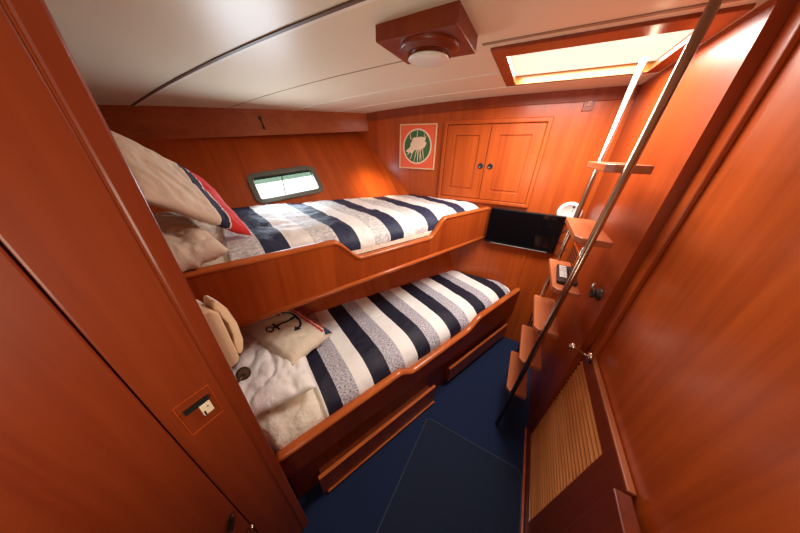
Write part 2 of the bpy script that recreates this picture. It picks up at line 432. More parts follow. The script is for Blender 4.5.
w = thing('window_1','','', WC, kind='structure')
b = MB(); b.ring(rrect(WW+.012,WH+.012,.05), rrect(WW-.056,WH-.054,.012), WC, e1, e2, ni, -.022, .014)
b.build('window_frame', M['winframe'], w, smooth=False, bevel=.004)
b = MB(); b.prism(rrect(WW-.056,WH-.054,.012), WC, e1, e2, ni, -.012, -.009); b.build('pane', M['glass'], w)
b = MB(); b.obox(WC, e1, e2, ni, -(WW-.058)/2, (WW-.058)/2, (WH-.056)/2-.042, (WH-.056)/2, -.007, -.005)
lab(b.build('tint_band', M['glass_mint'], w), 'mint green band across the top of the window')
for k in (-.12, .0, .12):
    b = MB(); b.obox(WC, e1, e2, ni, k-.016, k+.016, WH/2-.004, WH/2+.010, .0, .016)
    b.build('hinge_lug', M['winframe'], w, bevel=.003)

hd = V((-0.5385,-0.8426,0))                       # along the hull, toward the head of the bunks
b = MB(); rows=[]
for i in range(21):
    s = 2.0*i/20; p = V((-1.30,YB,0))+hd*s
    zl = 1.641-0.084*s; zt = zc(p.x)+.01
    q = p + V((0.8426,-0.5385,0))*(-0.03)
    rows.append([(p.x,p.y,zl),(p.x,p.y,zt),(q.x,q.y,zt),(q.x,q.y,zl),(p.x,p.y,zl)])
b.grid(rows)
clip(b.bm,(0,YH,0),(0,-1,0))
struct(b.build('beam', M['beam'], loc=(0,0,0)))
# filler between the beam's foot and the hull lining
b = MB(); rows=[]
for i in range(21):
    s = 2.0*i/20; p = V((-1.30,YB,0))+hd*s; zl = 1.641-0.084*s
    q = p+V((-.35,0,0)); rows.append([(p.x,p.y,zl+.004),(q.x,q.y,zl+.004)])
b.grid(rows); clip(b.bm,(0,YH,0),(0,-1,0)); struct(b.build('trim_11', M['wood_dark'], loc=(0,0,0)))
# outer closing skin behind the beam

# old brass clip on the beam: pixel (265,128)
s=.79; p=V((-1.30,YB,0))+hd*s; fx=V((0.8426,-0.5385,0))
b=MB(); 
zz=1.655
b.tube([p+V((0,0,zz+.022))+fx*.004, p+V((0,0,zz))+fx*.012-hd*.004, p+V((0,0,zz-.030))+fx*.008-hd*.012],[.006,.004,.006],8)
b.sphere(p+V((0,0,zz+.024))+fx*.005,.010,10); b.sphere(p+V((0,0,zz-.034))+fx*.006-hd*.012,.010,10)
tag(b.build('coat_hook', M['dark_metal'], smooth=True),'small dark metal hook screwed to the deck beam above the window','hook')

# mooring post seen through the window
pc = WC + e1*(-.055) + (WC-V((0,0,1.5))).normalized()*2.2
b = MB(); b.tube([(pc.x,pc.y,pc.z-1.6),(pc.x,pc.y,pc.z+.16)],.008,8)
tag(b.build('mooring_post', M['post']),'thin grey post standing outside beyond the cabin window','post')

# ------------------------------------------------------------------ hatch (skylight) in the ceiling
h = thing('window_2','','',(0.06,1.25,1.8),kind='structure')
b = MB(); b.ring([(-.222,1.013),(.352,1.013),(.352,1.518),(-.222,1.518)],[(HX0,HY0),(HX1,HY0),(HX1,HY1),(HX0,HY1)],(0,0,0),(1,0,0),(0,1,0),(0,0,1),1.803,1.822)
b.build('hatch_frame', M['wood_dark'], h, bevel=.003)
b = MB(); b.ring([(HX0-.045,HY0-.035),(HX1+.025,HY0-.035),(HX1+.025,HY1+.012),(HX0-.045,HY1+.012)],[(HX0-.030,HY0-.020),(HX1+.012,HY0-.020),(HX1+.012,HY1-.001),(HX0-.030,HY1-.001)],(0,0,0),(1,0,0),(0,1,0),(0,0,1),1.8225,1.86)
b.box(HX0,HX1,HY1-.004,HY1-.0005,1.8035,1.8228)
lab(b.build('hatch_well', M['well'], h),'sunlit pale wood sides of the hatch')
b = MB(); b.box(HX0-.03,HX1+.012,HY0-.02,HY1-.001,1.838,1.844); lab(b.build('pane', M['hatchpane'], h),'bright frosted hatch pane')

# ------------------------------------------------------------------ bunks
def frame_of(P, d):
    d = V((d[0],d[1],0)).normalized(); w = V((-d.y,d.x,0))
    return V((P[0],P[1],0)), d, w
UP, ud, uw = frame_of((-0.209,YB-.003),(0.3931,0.9195))
LP, ld, lw = frame_of((0.150,YB-.003),(0.4007,0.9162))
def at(P,d,w,s,q,z): r = P+d*s+w*q; return V((r.x,r.y,z))

def rail_profile(high, dip, h0, h1, f0, f1, sh):
    """top edge z(s): high at the head, a dip in the middle, high again at the foot"""
    def z(s):
        if s < h0: return high
        if s < h1: return high+(dip-high)*smooth01((s-h0)/(h1-h0))
        if s < f0: return dip
        if s < f1: return dip+(high-dip)*smooth01((s-f0)/(f1-f0))
        return high
    return z
def rail_board(P,d,w,zf,zlow,s0,s1,th):
    b=MB(); n=110; rows=[]
    for i in range(n+1):
        s=s0+(s1-s0)*i/n; zt=zf(s)
        rows.append([at(P,d,w,s,0,zlow),at(P,d,w,s,0,zt),at(P,d,w,s,th,zt),at(P,d,w,s,th,zlow),at(P,d,w,s,0,zlow)])
    b.grid(rows)
    for r in (rows[0],rows[-1]): b.bm.faces.new([b.bm.verts.new(q) for q in r[:4]])
    bmesh.ops.remove_doubles(b.bm, verts=b.bm.verts[:], dist=1e-5)
    return b
def rail_cap(P,d,w,zf,s0,s1,th,r=.0125):
    b=MB(); n=130; rows=[]; seg=10
    for i in range(n+1):
        s=s0+(s1-s0)*i/n
        ring=[]
        for k in range(seg+1):
            a=2*PI*k/seg
            ring.append(at(P,d,w,s,th/2-math.cos(a)*(th/2+.006),zf(s)+math.sin(a)*r))
        rows.append(ring)
    b.grid(rows)
    for r_ in (rows[0],rows[-1]): b.bm.faces.new([b.bm.verts.new(q) for q in r_[:-1]])
    bmesh.ops.remove_doubles(b.bm, verts=b.bm.verts[:], dist=1e-5)
    return b

SH_U = -(YB-.003-YH-.004)/ud.y + 0.0      # head end of the rails
SH_L = -(YB-.003-YH-.006)/ld.y
S0U, S0L = SH_U+.012, SH_L+.012
zfU = rail_profile(1.130,1.020,-1.225,-1.085,-.615,-.475,0)
zfL0 = rail_profile(0.0,-0.058,-1.225,-1.120,-.665,-.505,0)
zfL = lambda s: .448+.042*(s+1.8)+zfL0(s)

bu = thing('bunk','upper built-in bunk of varnished wood with a scooped front board','bunk', (-.6,.9,.88))
rail_board(UP,ud,uw,zfU,.885,S0U,-.002,.028).build('front_board', M['wood_mid'], bu)
lab(rail_cap(UP,ud,uw,zfU,S0U,-.003,.028).build('rail_cap', M['wood_bunk'], bu, smooth=True),'rounded glossy cap along the front board')
b=MB(); b.tube([at(UP,ud,uw,S0U,-.003,.884),at(UP,ud,uw,-.003,-.003,.905)],.0115,10); lab(b.build('edge_moulding', M['wood_bunk'], bu, smooth=True),'pale rounded moulding along the bottom of the front board')
b=MB()
fh=at(UP,ud,uw,SH_U+.03,.029,0); ff=at(UP,ud,uw,-.02,.029,0)
b.hexa([(fh.x,YH+.006,1.008),(ff.x,YB-.0025,1.008),(-.72,YB-.0025,1.008),(-1.70,YH+.006,1.008),(fh.x,YH+.006,1.026),(ff.x,YB-.0025,1.026),(-.72,YB-.0025,1.026),(-1.70,YH+.006,1.026)])
b.build('base_board', M['wood_dark'], bu)

bl = thing('bunk','lower built-in bunk of varnished wood coloured dark for shade, with two drawers below','bunk', (-.3,.9,0))
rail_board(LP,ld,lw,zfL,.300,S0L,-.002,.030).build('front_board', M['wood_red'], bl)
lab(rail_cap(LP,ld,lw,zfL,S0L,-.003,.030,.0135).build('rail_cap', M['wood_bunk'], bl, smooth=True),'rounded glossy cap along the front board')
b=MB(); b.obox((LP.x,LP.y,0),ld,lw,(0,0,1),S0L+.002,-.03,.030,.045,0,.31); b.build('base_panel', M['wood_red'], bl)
# back panel of the lower bunk (hull side)
b=MB(); p0=V((-.41,YB-.002,0)); bd=V((-.5,-.866,0))
r=[p0+bd*0, p0+bd*1.92]
b.hexa([(r[0].x+.185,r[0].y,0),(r[1].x+.185,r[1].y,0),(r[1].x+.165,r[1].y,0),(r[0].x+.165,r[0].y,0),(r[0].x-.12,r[0].y,.89),(r[1].x-.12,r[1].y,.89),(r[1].x-.14,r[1].y,.89),(r[0].x-.14,r[0].y,.89)])
b.build('back_panel', M['wood'], bl)
def drawer(s0,s1,p,zt,zb,label,strip):
    b=MB(); b.obox((LP.x,LP.y,0),ld,lw,(0,0,1),s0,s1,-p,-p+.018,zb,zt-.006)
    dr=lab(b.build('drawer', M['wood_dark'], bl, bevel=.002),label)  # dim light on the drawer faces is put into this darker wood
    b=MB(); b.obox((LP.x,LP.y,0),ld,lw,(0,0,1),s0,s1,-p-.002,-p+.015,zt-.006,zt); b.build('drawer_lip', M['wood_bunk'], dr, bevel=.002)  # lighter wood puts the light striking the lip into its colour
    b=MB(); b.obox((LP.x,LP.y,0),ld,lw,(0,0,1),s0+.012,s1-.012,-p+.018,.0295,zb+.004,zt-.05); b.build('drawer_box', M['wood_dark'], dr)
    if strip:
        b=MB(); b.obox((LP.x,LP.y,0),ld,lw,(0,0,1),s0+.02,s1,-p-.010,-p,.012,.022); b.build('lower_strip', M['wood_bunk'], dr, bevel=.002)
drawer(-1.70,-.95,.030,.175,.012,'drawer nearer the doorway, standing slightly open',True)
drawer(-.785,-.03,.004,.180,.045,'closed drawer nearer the foot bulkhead',False)

def edge_h(d, z0, zt, R):
    t = max(0.0,min(1.0,d/R)); return z0+(zt-z0)*math.sqrt(max(0,1-(1-t)**2))
def fbm(p, sc): return noise.fractal(V(p)*sc, 0.9, 2.0, 4)

def make_bedding(P,d,w,th,backP,backd,z0,zt,R,s_cov,zbase,quilt,boff=(0,0),skew=0.0):
    """returns (mattress MB, coverlet MB). Back line: backP + t*backd"""
    backP=V(backP); backd=V(backd).normalized(); bn=V((-backd.y,backd.x,0))
    def back_dist(p): return abs((V((p.x,p.y,0))-backP).dot(bn))
    def height(p):
        q=(V((p.x,p.y,0))-P).dot(w)-th
        return edge_h(q,z0,zt,R)
    def far(F):
        # distance along w from F to the back line or the foot bulkhead
        k1=(backP-F).dot(bn)/w.dot(bn); k2=(YB-.010-F.y)/w.y
        return min(k1,k2)
    ym=YH+.012
    A=P+d*((ym-P.y)/d.y+.018)+w*(th+.004); Bq=P+d*(-.035)+w*(th+.004)
    C_=backP+backd*((YB-.010-backP.y)/backd.y); D=backP+backd*((ym-backP.y)/backd.y)
    b=MB(); n,mv=100,56; rows=[]
    for i in range(n+1):
        u=i/n; f=A.lerp(Bq,u); g_=D.lerp(C_,u); row=[]
        for j in range(mv+1):
            p=f.lerp(g_,j/mv); z=height(p)
            s=(V((p.x,p.y,0))-P).dot(d)
            m=smooth01((s_cov-.015-s)/.03)
            z+= m*quilt*(0.010*fbm((p.x,p.y,3.3),9)+0.006*abs(math.sin((s)*38+3*noise.noise(V((p.x*4,p.y*4,0))))*math.sin((p.x)*30)))
            row.append((p.x,p.y,z))
        rows.append(row)
    for r in rows:
        r.insert(0,(r[0][0],r[0][1],zbase)); r.append((r[-1][0]+boff[0],r[-1][1]+boff[1],zbase))
    rows.insert(0,[(q[0],q[1],zbase) for q in rows[0]]); rows.append([(q[0],q[1],zbase) for q in rows[-1]])
    b.grid(rows)
    mat_=b
    wrk=1.5 if zt>1 else 1.0
    b=MB(); n,mv=150,60; rows=[]; uvs=[]
    s1=-.045
    for i in range(n+1):
        s=s_cov+(s1-s_cov)*i/n
        F=P+d*s+w*(th+.003); km=max(.03,far(F)-.004)
        if i==n: km=max(km,.02)
        row=[];ur=[]
        for j in range(mv+1):
            k=km*j/mv; p=F+w*k
            z=height(p)+.014
            wr=wrk*(0.0045*fbm((p.x,p.y,1.1),5)+0.0030*fbm((p.x*1.0,p.y*1.0,7.7),15)+0.006*max(0,noise.noise(V((p.x*9+p.y*4,p.y*7-p.x*5,2.2)))-.15))
            z+=max(-.008,wr)*min(1,(k+.02)/.05)
            q=s+.006*noise.noise(V((p.x*3,p.y*3,5)))+(skew*k*smooth01((-.45-s)/.5) if skew else 0)
            row.append((p.x,p.y,z)); ur.append((q,k))
        rows.append(row); uvs.append(ur)
    # turned-under edge at the head
    rows.insert(0,[(q[0],q[1],q[2]-.013) for q in rows[0]]); uvs.insert(0,[(a-.004,b_) for a,b_ in uvs[0]])
    for r,u in zip(rows,uvs):
        r.insert(0,(r[0][0],r[0][1],r[0][2]-.03)); u.insert(0,(u[0][0],-.03))
    b.grid(rows,uvs)
    return mat_, b, height

hullX=lambda y: -0.88-0.6387*(YB-y)
mU,cU,hU=make_bedding(UP,ud,uw,.030,(-.890,YB,0),(0.5385,0.8426,0),1.055,1.150,.17,-1.60,1.030,1.0,(.125,-.08),.075)
tag(mU.build('mattress', M['sheet'], smooth=True),'upper bunk mattress in a cream sheet, bare at its head end','mattress')
mL,cL,hL=make_bedding(LP,ld,lw,.032,(-.415,YB,0),(0.5,0.866,0),0.430,0.535,.16,-1.60,.33,3.2)
tag(mL.build('mattress', M['sheet'], smooth=True),'lower bunk mattress in a puckered cream cover, bare at its head end','mattress')

eL=[(-1.7,'W'),(-1.592,'N'),(-1.525,'G'),(-1.437,'W'),(-1.356,'N'),(-1.258,'G'),(-1.168,'W'),(-1.070,'N'),(-.975,'G'),(-.888,'W'),(-.796,'N'),(-.690,'G'),(-.600,'W'),(-.505,'N'),(-.400,'G'),(-.315,'W'),(-.215,'N'),(-.118,'G'),(-.06,'W')]
eU=[(-1.7,'L'),(-1.487,'N'),(-1.385,'W'),(-1.285,'L'),(-1.182,'N'),(-1.080,'W'),(-.990,'L'),(-.895,'N'),(-.800,'W'),(-.715,'L'),(-.610,'N'),(-.508,'W'),(-.405,'L'),(-.310,'N'),(-.212,'W'),(-.10,'L')]
M['cov_l']=striped('striped_coverlet_lower',eL,-1.7,0.0)
M['cov_u']=striped('striped_coverlet_upper',eU,-1.7,0.0,.35,(.013,.020,.058),(.62,.62,.66),(1.15,1.14,1.12),(30,60,1))  # navy bluer for window sheen, grey paler for blown light, both in the colour
tag(cU.build('coverlet', M['cov_u'], smooth=True),'navy, white and pale grey striped coverlet on the upper bunk','coverlet')
tag(cL.build('coverlet', M['cov_l'], smooth=True),'navy, white and heather grey striped coverlet on the lower bunk','coverlet')

# ------------------------------------------------------------------ pillows and cushions
def pillow_surface(c, eu, ev, hu, hv, t, seed=0, wr=.006, pinch=.10, ex=.55):
    c,eu,ev=V(c),V(eu).normalized(),V(ev); ev=(ev-eu*ev.dot(eu)).normalized(); en=eu.cross(ev).normalized()
    if en.z<0: en=-en
    def f(u,v,side=1,off=0.0):
        x=u*(1-pinch*(1-v*v)*abs(u)**3*.6); y=v*(1-pinch*(1-u*u)*abs(v)**3*.6)
        prof=(max(0,1-u**4)*max(0,1-v**4))**ex
        n_=noise.fractal(V((u*hu*14+seed,v*hv*14,side*3.0+seed)),.9,2.0,4)*wr*min(1,prof*3)
        q=V((u*2.2+seed,v*1.6-u*.8,seed*1.7)); crease=wr*(.5*math.sin(10*u*v+seed)*prof-1.6*math.exp(-(noise.noise(q)*9)**2)*min(1,prof*2.5)-1.0*math.exp(-(noise.noise(q*2.3)*8)**2)*min(1,prof*2.5))
        return c+eu*x*hu+ev*y*hv+en*(side*(t*prof)+n_+crease+off)
    return f
def pillow(f, n=34, ymin=None):
    b=MB()
    for side in (1,-1):
        rows=[];uv=[]
        for i in range(n+1):
            u=-1+2*i/n; rows.append([f(u,-1+2*j/n,side) for j in range(n+1)]); uv.append([((u+1)/2,j/n) for j in range(n+1)])
        b.grid(rows,uv,flip=(side<0))
    bmesh.ops.remove_doubles(b.bm, verts=b.bm.verts[:], dist=1e-5)
    if ymin is not None:
        for v in b.bm.verts: v.co.y=max(v.co.y, ymin+.02*max(0,1-(v.co.y-ymin+.1)/.1)*0)
    return b
def print_patch(b, f, poly, off=.0025, sub=10):
    """flat print lying on the cushion face: a quad (4 uv corners) or triangle, finely divided"""
    if len(poly)==3: poly=poly+[poly[2]]
    a,bq,c,d=[V((p[0],p[1],0)) for p in poly]
    rows=[]
    for i in range(sub+1):
        l=a.lerp(d,i/sub); r=bq.lerp(c,i/sub); rows.append([f(*(l.lerp(r,j/sub)).xy,1,off) for j in range(sub+1)])
    b.grid(rows)
def ribbon(b,f,pts,wd,off=.0025):
    pts=[V((p[0],p[1],0)) for p in pts]; rows=[]
    n=len(pts)
    wds=wd if isinstance(wd,(list,tuple)) else [wd]*n
    for i,p in enumerate(pts):
        t=(pts[min(i+1,n-1)]-pts[max(i-1,0)]).normalized(); nn=V((-t.y,t.x,0))
        rows.append([f(*(p+nn*wds[i]).xy,1,off),f(*p.xy,1,off),f(*(p-nn*wds[i]).xy,1,off)])
    b.grid(rows)

# lower bunk: white pillow
f=pillow_surface((-.893,.336,.604),(-.88,.47,.04),(.47,.88,.0),.262,.162,.052,seed=2,wr=.0075,pinch=.05,ex=.42)
tag(pillow(f,44,YH+.004).build('pillow', M['white_cotton'], smooth=True),'plain white pillow at the head of the lower bunk under the anchor cushion','pillow')
# lower bunk: anchor cushion
fa=pillow_surface((-.921,.476,.653),(.403,.005,-.062),(.042,.250,-.032),.196,.128,.044,seed=9,wr=.0035,pinch=.06,ex=.36)
CREAM=(0.78,0.67,0.52); RED=(0.55,0.02,0.025); WHT=(0.82,0.74,0.64)
M['anchor_cloth']=cushion_cloth('anchor_cushion_cloth',[(0,CREAM)])
ac=pillow(fa).build('cushion', M['anchor_cloth'], smooth=True)
tag(ac,'cream cushion printed with a dark anchor and red stripes, on the lower bunk','cushion')
LPcush=ac
def add_print(name, mat, fn, parent, label=None):
    b=MB(); fn(b); o=b.build(name,mat,parent,smooth=True)
    if label: o['label']=label
    return o
def anchor(b):
    # runs along v (from the head side to the foot side), arms at +v
    O=V((-.10,-.02,0)); ax=V((.07,1,0)).normalized(); ay=V((1,-.07,0)).normalized()
    k=.68
    P=lambda a,c:(O+ax*(a*1.55*k)+ay*(c*k)).xy[:]
    ribbon(b,fa,[P(-.42+.9*i/10,0) for i in range(11)],.032)
    ribbon(b,fa,[P(-.30,-.22+.44*i/8) for i in range(9)],.034)
    ribbon(b,fa,[P(-.53+.10*math.cos(2*PI*i/16),.15*math.sin(2*PI*i/16)) for i in range(17)],.024)
    ribbon(b,fa,[P(.10+.40*math.cos(a),.62*math.sin(a)) for a in [math.radians(-88+176*i/22) for i in range(23)]],[.02]+[.036]*8+[.05]*5+[.036]*8+[.02])
    for sg in (-1,1):
        print_patch(b,fa,[P(.20,.74*sg),P(.14,.44*sg),P(-.04,.66*sg)],sub=5)
add_print('anchor_print', M['navy_print'], anchor, ac, 'dark anchor print')
def reds(b):
    print_patch(b,fa,[(-.97,.60),(.86,.60),(.86,.69),(-.97,.69)],sub=24); print_patch(b,fa,[(-.97,.77),(.88,.77),(.88,.87),(-.97,.87)],sub=24)
add_print('red_stripes', M['red_cloth'], reds, ac, 'two red stripes across the cushion end')
def corner(b): print_patch(b,fa,[(.985,.985),(.60,.965),(.965,.62)],off=.0035,sub=10)
add_print('corner_patch', M['navy_cloth'], corner, ac, 'navy corner')

# upper bunk: pillow and propped cushion
f=pillow_surface((-1.035,.228,1.213),(.92,-.10,-.14),(.1,1,.05),.190,.115,.050,seed=4,wr=.006,ex=.45)
tag(pillow(f).build('pillow', M['cream_cotton'], smooth=True),'cream pillow at the head of the upper bunk beneath the red striped cushion','pillow')
T=V((-.964,.465,1.172)); E1=V((-.85,.076,.52)); E2=V((.28,-.77,.58)); E2=(E2-E1*E2.dot(E1)).normalized(); SZ=.36
cc2=T+E1*SZ/2+E2*SZ/2
NV=(0.02,0.025,0.06)
M['stripe_cushion']=cushion_cloth('striped_cushion_cloth',[(0,(0.66,0.03,0.03)),(.27,WHT),(.286,NV),(.39,WHT),(.405,(0.72,0.60,0.46))])
f2=pillow_surface(cc2,E2,E1,SZ/2*1.02,SZ/2*1.02,.026,seed=5,wr=.003,pinch=.04,ex=.35)
tag(pillow(f2).build('cushion', M['stripe_cushion'], smooth=True),'red, navy and cream striped cushion propped at the head of the upper bunk','cushion')

# ------------------------------------------------------------------ ceiling lamp
lm=thing('ceiling_lamp','square wooden ceiling lamp with a round white lens','lamp',(-.36,.808,1.80))
b=MB(); b.box(-.478,-.241,.706,.908,1.770,1.812); b.build('housing', M['wood_red'], lm, bevel=.003)
b=MB(); LC=(-.352,.800,1.770)
b.lathe(LC,(0,0,-1),[(.086,-.003),(.087,.006),(.083,.011),(.074,.012),(.071,.017),(.062,.018),(.058,.012),(.050,.012),(.048,.024),(0,.024)],40); lab(b.build('ring', M['wood_red'], lm, smooth=True),'stepped dark ring around the lens')
b=MB(); b.lathe(LC,(0,0,-1),[(.040,.023),(.059,.025),(.061,.029),(.056,.032),(.036,.035),(0,.036)],40); b.build('lens', M['lens'], lm, smooth=True)

# ------------------------------------------------------------------ foot bulkhead: cupboard, picture, television, switch, disc
F=(0,YB,0); EX,EZ,OUT=(1,0,0),(0,0,1),(0,-1,0)
cu=thing('cupboard','built-in two door cupboard let into the foot bulkhead','cupboard',(-.295,YB,1.17))
def rect(x0,x1,z0,z1): return [(x0,z0),(x1,z0),(x1,z1),(x0,z1)]
b=MB(); b.ring(rect(-.622,.038,1.166,1.694),rect(-.598,.012,1.190,1.668),F,EX,EZ,OUT,-.002,.020); b.build('cupboard_frame', M['wood'], cu, bevel=.005)
def cdoor(x0,x1,kx,label):
    b=MB(); st=.062
    b.ring(rect(x0,x1,1.193,1.665),rect(x0+st,x1-st,1.193+st,1.665-st),F,EX,EZ,OUT,.001,.012)
    dd=lab(b.build('door', M['wood'], cu, bevel=.003),label)
    b=MB(); b.ring(rect(x0+st,x1-st,1.193+st,1.665-st),rect(x0+st+.012,x1-st-.012,1.193+st+.012,1.665-st-.012),F,EX,EZ,OUT,.001,.004)
    b.obox(F,EX,EZ,OUT,x0+st+.010,x1-st-.010,1.193+st+.010,1.665-st-.010,.001,.008); b.build('door_inset', M['wood'], dd, bevel=.003)
    b=MB(); b.lathe((kx,YB-.012,1.416),OUT,[(.0185,0),(.0185,.003),(.014,.005),(.012,.002),(0,.002)],20); b.build('finger_pull', M['black'], dd, smooth=True)
cdoor(-.596,-.303,-.327,'cupboard door nearer the picture')
cdoor(-.299,.010,-.262,'cupboard door nearer the ladder')

pc=thing('picture','square orange picture with a green disc of pale birds','picture',(-.832,YB,1.37))
b=MB(); b.ring(rect(-.985,-.678,1.371,1.681),rect(-.977,-.686,1.379,1.673),F,EX,EZ,OUT,-.001,.014); b.build('picture_frame', M['poster_frame'], pc, bevel=.002)
b=MB(); b.obox(F,EX,EZ,OUT,-.978,-.685,1.378,1.674,.001,.008); b.build('print', M['poster_orange'], pc)
PX,PZ=-.832,1.529
b=MB(); b.lathe((PX,YB-.008,PZ),OUT,[(.122,-.001),(.122,.0006),(0,.0006)],48); lab(b.build('pale_ring', M['poster_cream'], pc),'pale ring around the green disc')
b=MB(); b.lathe((PX,YB-.0085,PZ),OUT,[(.111,0),(.111,.0008),(0,.0008)],48); lab(b.build('green_disc', M['poster_green'], pc),'dark green disc')
b=MB()
def blob(cx,cz,rx,rz,ang=0,n=22,seed=0,am=.18):
    pts=[]
    for i in range(n):
        a=2*PI*i/n; r=1+am*noise.noise(V((math.cos(a)*1.6+seed,math.sin(a)*1.6,seed*2.0)))
        x,z=rx*r*math.cos(a),rz*r*math.sin(a)
        pts.append((PX+cx+x*math.cos(ang)-z*math.sin(ang),PZ+cz+x*math.sin(ang)+z*math.cos(ang)))
    b.prism(pts,(0,YB-.0092,0),EX,EZ,OUT,0,.0008+.0001*seed)
blob(.010,.030,.062,.040,.15,seed=1,am=.4); blob(-.035,-.010,.050,.024,.75,seed=2,am=.4); blob(.040,.020,.030,.035,0,seed=3,am=.5)
blob(-.055,-.020,.035,.015,.5,seed=4,am=.5); blob(.0,.0,.04,.02,.3,seed=5,am=.4)
for i,(x0,z0,x1,z1,wd) in enumerate([(-.005,.04,.0,.106,.004),(-.055,.05,-.062,.088,.004),(.045,.03,.075,.075,.004),(.055,.045,.058,.09,.003),
    (-.02,.0,-.055,-.088,.005),(.0,-.01,-.02,-.105,.004),(.012,-.01,.01,-.108,.005),(.03,-.01,.032,-.10,.004),(.045,0,.062,-.085,.004),(.02,0,.045,-.095,.003),(-.05,-.03,-.085,-.06,.004)]):
    dx,dz=x1-x0,z1-z0; L=math.hypot(dx,dz); nx,nz=-dz/L*wd,dx/L*wd
    b.prism([(PX+x0+nx,PZ+z0+nz),(PX+x0-nx,PZ+z0-nz),(PX+x1-nx*.4,PZ+z1-nz*.4),(PX+x1+nx*.4,PZ+z1+nz*.4)],(0,YB-.0092,0),EX,EZ,OUT,0,.0013+.0001*i)
lab(b.build('bird_motif', M['poster_cream'], pc),'pale birds and reeds on the disc')

tv=thing('television','flat black television on the foot bulkhead below the cupboard','television',(.035,YB,.87))
b=MB(); b.box(-.196,.272,YB-.040,YB-.012,.884,1.146); b.build('casing', M['tvframe'], tv, bevel=.005)
b=MB(); b.box(-.186,.262,YB-.0415,YB-.0395,.908,1.137); b.build('screen', M['screen'], tv)
b=MB(); b.box(-.150,.230,YB-.042,YB-.036,.884,.8885); b.build('silver_strip', M['silver'], tv, bevel=.001)
b=MB(); b.box(-.03,.11,YB-.014,YB-.001,.95,1.08); b.build('wall_bracket', M['dark_metal'], tv)
def cable(px, label):
    b=MB(); b.tube(px,.0028,8); tag(b.build('cable', M['black'], smooth=True),label,'cable')
cable([(.262,YB-.02,1.045),(.280,YB-.0025,1.035),(.300,YB-.0025,1.052),(.318,YB-.0025,1.075),(.33,YB-.0025,1.09)],'black cable at the television side, highest of three loose cables')
cable([(.262,YB-.02,.985),(.280,YB-.0025,.962),(.300,YB-.0025,.960),(.322,YB-.0025,.985),(.335,YB-.0025,1.01)],'black cable sagging beside the television, middle of three loose cables')
cable([(.262,YB-.02,.895),(.280,YB-.0025,.866),(.300,YB-.0025,.868),(.325,YB-.0025,.90),(.34,YB-.0025,.93)],'black cable near the television bottom corner, lowest of three loose cables')

b=MB()
CD=(.276,YB,1.168)
b.lathe(CD,OUT,[(.066,0),(.068,.008),(.064,.015),(.050,.018),(.048,.016),(0,.017)],40)
cd=b.build('smoke_alarm', M['white_plastic'], smooth=True); tag(cd,'round white disc on the foot bulkhead above the television corner','alarm')
b=MB(); b.lathe((CD[0]+.012,YB-.0175,CD[2]+.040),OUT,[(.007,0),(.007,.002),(0,.002)],14); b.lathe((CD[0]+.012,YB-.0175,CD[2]+.015),OUT,[(.003,0),(.003,.0015),(0,.0015)],10)
b.build('alarm_button', M['winframe'], cd)

sw=thing('light_switch','small brown switch plate high on the bulkhead by the hatch','switch',(.182,YB,1.745))
b=MB(); b.obox(F,EX,EZ,OUT,.158,.205,1.713,1.776,0,.006); b.build('switch_plate', M['wood_dark'], sw, bevel=.002)
b=MB(); b.obox(F,EX,EZ,OUT,.172,.193,1.733,1.762,.004,.010); b.build('rocker', M['tread'], sw, bevel=.002)

# vent on the right-hand bulkhead near the corner
vt=thing('air_vent','dark slotted wooden vent in the side wall behind the ladder','vent',(.366,1.655,.90))
b=MB(); b.box(.360,.366,1.545,1.765,.838,.985); b.build('vent_plate', M['wood'], vt, bevel=.002)
b=MB()
for k in range(5):
    z=.858+.026*k; b.box(.3585,.3605,1.562,1.748,z,z+.010)
b.build('vent_slots', M['dark_metal'], vt)
b=MB(); pts=[(.358,1.50+.016*math.cos(a),1.010+.022*math.sin(a)) for a in [2*PI*i/16 for i in range(17)]]; b.tube(pts,.0045,8,caps=False); b.sphere((.362,1.50,1.036),.008,10)
tag(b.build('ring_hook', M['white_plastic'], smooth=True),'small white ring hanging on the side wall beside the vent','ring')
b=MB(); b.lathe((.367,1.052,.995),(-1,0,0),[(.026,0),(.026,.008),(.014,.012),(.014,.018),(.020,.022),(.020,.030),(0,.032)],20)
kb=b.build('door_knob', M['dark_metal'], smooth=True); tag(kb,'dark round knob on the side wall behind the ladder','knob')
b=MB(); b.tube([(.350,1.076,.995),(.342,1.088,1.008),(.350,1.100,1.016)],.006,8); b.build('knob_catch', M['silver'], kb, smooth=True)

# ------------------------------------------------------------------ ladder
ld_=thing('ladder','steep boarding ladder of wooden treads between two steel tubes','ladder',(.21,1.1,0))
A0,A1=V((.206,.945,.508)),V((.2296,.905,1.294)); B0,B1=V((.222,1.322,.577)),V((.2325,1.262,1.4436))
def onl(p,q,z): return p+(q-p)*((z-p.z)/(q.z-p.z))
b=MB(); b.tube([onl(A0,A1,.0),onl(A0,A1,1.79)],.0108,14); lab(b.build('side_tube', M['steel_tube'], ld_, smooth=True),'steel tube nearer the doorway')
b=MB(); b.tube([onl(B0,B1,.0),onl(B0,B1,1.79)],.0105,14); lab(b.build('side_tube', M['steel_tube'], ld_, smooth=True),'steel tube nearer the foot bulkhead')
TRD=[(.32,.172,.275,.980,1.298),(.55,.180,.283,.994,1.304),(.78,.186,.288,.988,1.306),(1.02,.189,.282,.958,1.288),(1.25,.187,.290,.920,1.235),(1.478,.188,.290,.905,1.225)]
